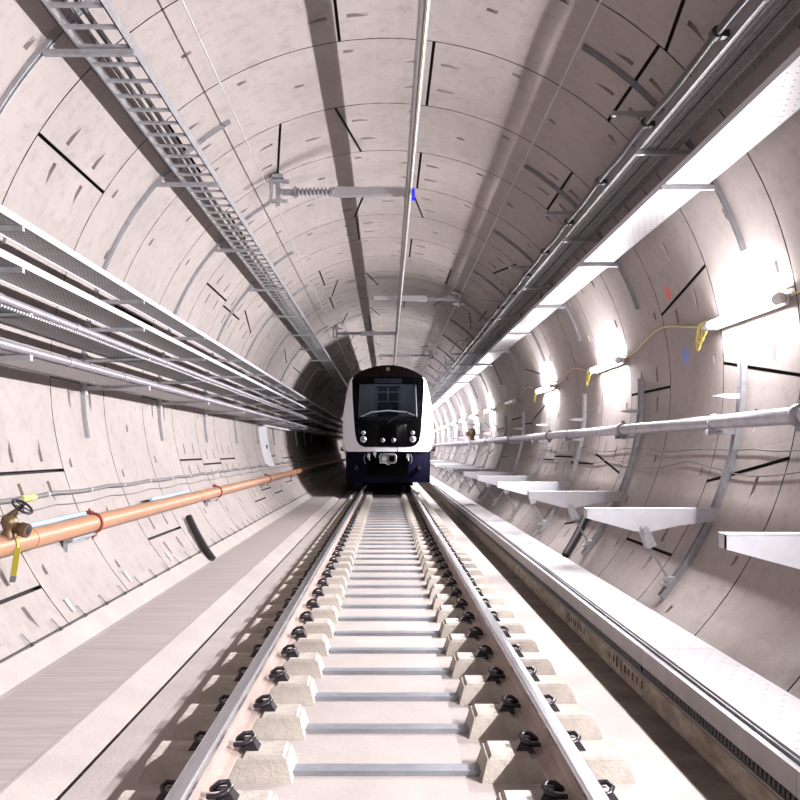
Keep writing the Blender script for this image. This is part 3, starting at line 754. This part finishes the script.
# small white bottle beside the left rail
t = empty('plastic_bottle', (-.985, 25.0, Z(-1.50)), 'small white bottle standing beside the left rail near the train', 'bottle')
a = MB(); a.tube([(0, 0, 0), (0, 0, .01), (0, 0, .16), (0, 0, .20)], [.05, .06, .06, .025], 12); a.build('bottle_body', M['t_white'], t)
a = MB(); a.tube([(0, 0, .20), (0, 0, .25)], .022, 10); a.build('cap', M['white'], t)

# ------------------------------------------------------------------ train
TY = 27.6; TX = .03
def interp(tab, z):
    if z <= tab[0][0]: return tab[0][1]
    for (a, va), (b, vb) in zip(tab, tab[1:]):
        if z <= b: return va+(vb-va)*(z-a)/(b-a)
    return tab[-1][1]
BODY = [(-.08, 1.24), (0, 1.31), (.2, 1.375), (.7, 1.385), (1.1, 1.36), (1.6, 1.29), (2.0, 1.20), (2.15, 1.14), (2.24, 1.05), (2.32, .93), (2.40, .78), (2.47, .60), (2.52, .42), (2.56, .20), (2.57, .02)]
MASK = [(.06, .70), (.09, .80), (.15, .88), (.25, .95), (.5, 1.0), (1., 1.04), (1.6, 1.08), (2.12, 1.10), (2.2, 1.05), (2.29, .93), (2.37, .78), (2.44, .60), (2.49, .42), (2.53, .20), (2.54, .02)]
def F(x, z): return TY+.42*max(0, (z-.75)/1.8)**1.4+.32*(abs(x)/1.38)**3.5+.06*(x/1.38)**2+.12*max(0, (.1-z))*1.0
def body(z): return interp(BODY, z)
def mask(z): return interp(MASK, z)
train = empty('train', (TX, 0, Z(0)), 'white-sided train with a black glossy front standing on the track', 'train')
zs = sorted(set([-.08+i*(2.65)/60 for i in range(61)]+[.06, .87, 1.97, 2.54, 2.57]+[z for z, _ in BODY]+[z for z, _ in MASK]))
zs = [z for z in zs if z <= 2.5701]
def sheet(mb, z0, z1, xl, xr, off=0., n=10, mi=0):
    zz = [z for z in zs if z0-1e-6 <= z <= z1+1e-6]
    V = [(xl(z)+(xr(z)-xl(z))*j/n, 0, z) for z in zz for j in range(n+1)]
    V = [(x, F(x, z)+off, z) for x, _, z in V]
    mb.add(V, [(i*(n+1)+j, i*(n+1)+j+1, (i+1)*(n+1)+j+1, (i+1)*(n+1)+j) for i in range(len(zz)-1) for j in range(n)], smooth=True, mi=mi)
a = MB()
for s in (-1, 1): sheet(a, .06, 2.54, (lambda z, s=s: s*body(z)), (lambda z, s=s: s*(mask(z)-.01)), n=6)
sheet(a, -.08, .06, lambda z: -body(z), lambda z: body(z), n=20)
sheet(a, 2.54, 2.57, lambda z: -body(z), lambda z: body(z), n=6)
# sides and roof swept back
ring = [(body(z), z) for z in zs]; ring = [(-x, z) for x, z in ring]+ring[::-1]
ysw = [0, .3, 12, 30]
V = []
for k_ in range(4):
    for (x, z) in ring: V.append((x, (F(x, z) if k_ == 0 else TY+1.1+ysw[k_]), z))
nr = len(ring)
a.add(V, [(k_*nr+i, k_*nr+(i+1) % nr, (k_+1)*nr+(i+1) % nr, (k_+1)*nr+i) for k_ in range(3) for i in range(nr)], smooth=True)
a.add(V[3*nr:], [tuple(range(nr))])
a.build('body_shell', M['t_white'], train)
a = MB(); o_ = -.012
WX = lambda z: .90-.03*(z-.87)
sheet(a, .06, .87, lambda z: -mask(z), lambda z: mask(z), o_, 20)
sheet(a, 1.97, 2.54, lambda z: -mask(z), lambda z: mask(z), o_, 20)
for s in (-1, 1): sheet(a, .87, 1.97, (lambda z, s=s: s*mask(z)), (lambda z, s=s: s*WX(z)), o_, 4)
mk_ = a.build('front_mask', M['t_mask'], train)
a = MB(); sheet(a, 2.2, 2.57, lambda z: -body(z)-.0, lambda z: body(z)+.0, -.03, 16); a.build('roof_brow', M['t_brown'], train)
a = MB(); sheet(a, .87, 1.97, lambda z: -WX(z)-.01, lambda z: WX(z)+.01, -.02, 16); a.build('windscreen', M['glass'], train)
for s in (-1, 1):
    a = MB(); sheet(a, .95, 1.95, (lambda z, s=s: s*(WX(z)-.035)), (lambda z, s=s: s*(WX(z)-.01)), -.028, 2); a.build('windscreen_edge', M['cabin'], train)
a = MB(); sheet(a, 2.0, 2.16, lambda z: -.42, lambda z: .42, -.03, 10); a.build('destination_display', M['cabin_d'], train)
a = MB(); a.tube([(0, F(0, 2.44)-.05, 2.44), (0, F(0, 2.44)+.02, 2.44)], .06, 14); a.build('top_marker_lamp', M['amber'], train)
for s in (-1, 1):
    for (x, z, r_, nm) in ((.745, .49, .062, 'upper_headlamp'), (.745, .295, .098, 'headlamp'), (.165, .265, .07, 'marker_lamp')):
        a = MB(); yy = F(s*x, z); a.tube([(s*x, yy-.03, z), (s*x, yy-.036, z), (s*x, yy+.05, z)], [r_*.9, r_, r_], 20)
        b = MB(); b.tube([(s*x, yy-.038, z), (s*x, yy-.045, z)], [r_*.62, r_*.4], 16)
        h = a.build(nm, M['lens'] if x > .5 else M['steel_d'], train); b.build('lamp_lens', M['cabin'], h)
# wiper
a = MB(); a.tube([(.0, F(0, .83)-.05, .80), (.30, F(.3, 1.0)-.05, 1.0), (.72, F(.7, 1.1)-.06, 1.14)], .012, 6); a.build('wiper', M['clip'], train)
a = MB(); sheet(a, -.08, .06, lambda z: .28, lambda z: .30, -.01, 1); a.build('front_seam', M['t_under'], train)
# cab interior
a = MB(); a.box(-1.1, 1.1, TY+1.5, TY+1.55, .3, 2.2); a.build('cab_rear_wall', M['cabin'], train)
a = MB(); a.box(-.38, .38, TY+1.46, TY+1.5, .4, 1.95); d = a.build('cab_door', M['cabin_d'], train)
a = MB()
for x in (-.34, .34, 0): a.box(x-.02, x+.02, TY+1.44, TY+1.46, .9, 1.9)
for z in (1.45, 1.75): a.box(-.34, .34, TY+1.44, TY+1.46, z, z+.03)
a.build('door_frame', M['cabin'], d)
a = MB(); a.box(-1.1, 1.1, TY+.45, TY+1.5, .75, .8); a.build('cab_floor', M['cabin_d'], train)
a = MB(); a.hull_box((-.95, .95, TY+.33, TY+.8), (-.85, .85, TY+.38, TY+.75), .78, .98); a.build('driver_desk', M['cabin_d'], train)
a = MB(); a.tube([(-.85, TY+.42, .96), (-.5, TY+.42, 1.12), (.0, TY+.42, 1.17), (.55, TY+.42, 1.12), (.82, TY+.42, 1.02)], .022, 6); a.hull_box((-.86, -.55, TY+.40, TY+.44), (-.80, -.78, TY+.40, TY+.44), .88, 1.02); a.build('desk_edge_reflection', M['t_white'], d.parent)  # white curve and wedge paint in the bright reflection along the desk edge
a = MB(); a.hull_box((-.25, .2, TY+.95, TY+1.1), (-.2, .15, TY+1.0, TY+1.1), .8, 1.45); a.build('driver_seat', M['cabin_d'], train)
for s in (-1, 1):
    a = MB(); a.box(s*.98, s*1.0, TY+.5, TY+1.5, .8, 2.0); a.build('cab_side_panel', M['cabin'], train)
a = MB(); a.box(-.7, .7, TY+.8, TY+1.2, 2.04, 2.06); a.build('cab_ceiling_lamp', M['cabin_l'], train)
# lower front
a = MB()
nose = lambda x: TY+.10+.30*(abs(x)/1.28)**3
V = []
xs = [-1.28+2.56*i/24 for i in range(25)]
for z in (-.06, -.5, -.8, -1.02):
    for x in xs: V.append((x*(1 if z > -.9 else .98), nose(x)+(0 if z > -.9 else .04), z))
a.add(V, [(i*25+j, (i+1)*25+j, (i+1)*25+j+1, i*25+j+1) for i in range(3) for j in range(24)], smooth=True)
a.box(-1.28, 1.28, TY+.45, TY+28, -1.02, -.07)
for s in (-1, 1): a.box(s*1.27, s*1.285, TY+.38, TY+28, -1.02, -.06)
a.build('front_skirt', M['t_blue'], train)
a = MB(); a.box(-.62, .62, TY+.02, TY+.4, -.80, -.12); a.build('coupler_recess', M['t_under'], train)
a = MB(); cx_ = 0.02
pts = [(-.24, -.42), (-.26, -.2), (-.22, -.16), (.2, -.16), (.24, -.2), (.24, -.36), (.18, -.42), (.06, -.42), (.04, -.46), (-.04, -.46), (-.06, -.42), (-.24, -.42)]
a.tube([(x, TY-.06, z) for x, z in pts], .022, 8, cap=False); a.box(-.25, .23, TY-.04, TY+.06, -.42, -.17); cp = a.build('coupler_head', M['steel_d'], train)
a = MB(); a.tube([(-.12, TY-.09, -.29), (-.12, TY-.05, -.29)], .075, 14); a.build('coupler_cone', M['steel'], cp)
a = MB(); a.box(.03, .19, TY-.075, TY-.045, -.38, -.21); a.build('coupler_pocket', M['t_under'], cp)
for (x, z, nm) in ((-.58, -.18, 'air_cock'), (-.40, -.10, 'air_cock'), (.60, -.20, 'air_cock')):
    a = MB(); a.hull_box((x-.05, x+.05, TY-.03, TY+.06), (x-.03, x+.04, TY-.02, TY+.05), z-.08, z+.05); a.tube([(x, TY-.03, z-.08), (x+.03, TY-.04, z-.16)], .018, 6); a.build(nm, M['steel'], train)
for s in (-1, 1):
    a = MB(); a.tube([(s*.66+.06*cos(q)*s, TY-.0, -.3+.14*sin(q)) for q in [rad(-80+16*d_) for d_ in range(11)]], .014, 6); a.build('air_hose', M['cabin'], train)
    a = MB(); a.hull_box((s*.95-.06, s*.95+.06, TY+.0, TY+.3), (s*.95-.03, s*.95+.03, TY+.02, TY+.3), -.62, -.5); a.build('step', M['cabin_d'], train)
    a = MB(); a.tube([(s*1.37, TY+.5, -.06), (s*1.43, TY+.5, .0), (s*1.43, TY+.5, .06)], .03, 6); a.build('side_marker', M['t_under'], train)
    for yy in (3.0, 5.6):
        a = MB(); a.tube([(s*(.69), TY+yy, -.80), (s*(.72), TY+yy, -.80), (s*.83, TY+yy, -.80)], [.44, .425, .425], 28); a.build('wheel', M['t_under'], train)
a = MB(); a.box(-.6, .6, TY+.6, TY+7, -1.12, -.9); a.build('underframe', M['t_under'], train)

# ------------------------------------------------------------------ world, camera, view
w = bpy.data.worlds.new('World'); bpy.context.scene.world = w; w.use_nodes = True
w.node_tree.nodes['Background'].inputs[0].default_value = (.02, .02, .02, 1)
cam = bpy.data.cameras.new('camera'); co = bpy.data.objects.new('camera', cam); C.objects.link(co)
co.location = (0, 0, H); co.rotation_euler = (rad(90), 0, 0)
cam.sensor_width = 36; cam.sensor_fit = 'HORIZONTAL'; cam.lens = 36*915/800
cam.shift_x = (400-387)/800; cam.shift_y = (449-400)/800
cam.clip_start = .05; cam.clip_end = 200
S = bpy.context.scene; S.camera = co
vs = S.view_settings; vs.view_transform = 'Standard'; vs.look = 'None'; vs.gamma = 1; vs.use_curve_mapping = False
vs.exposure = -.68
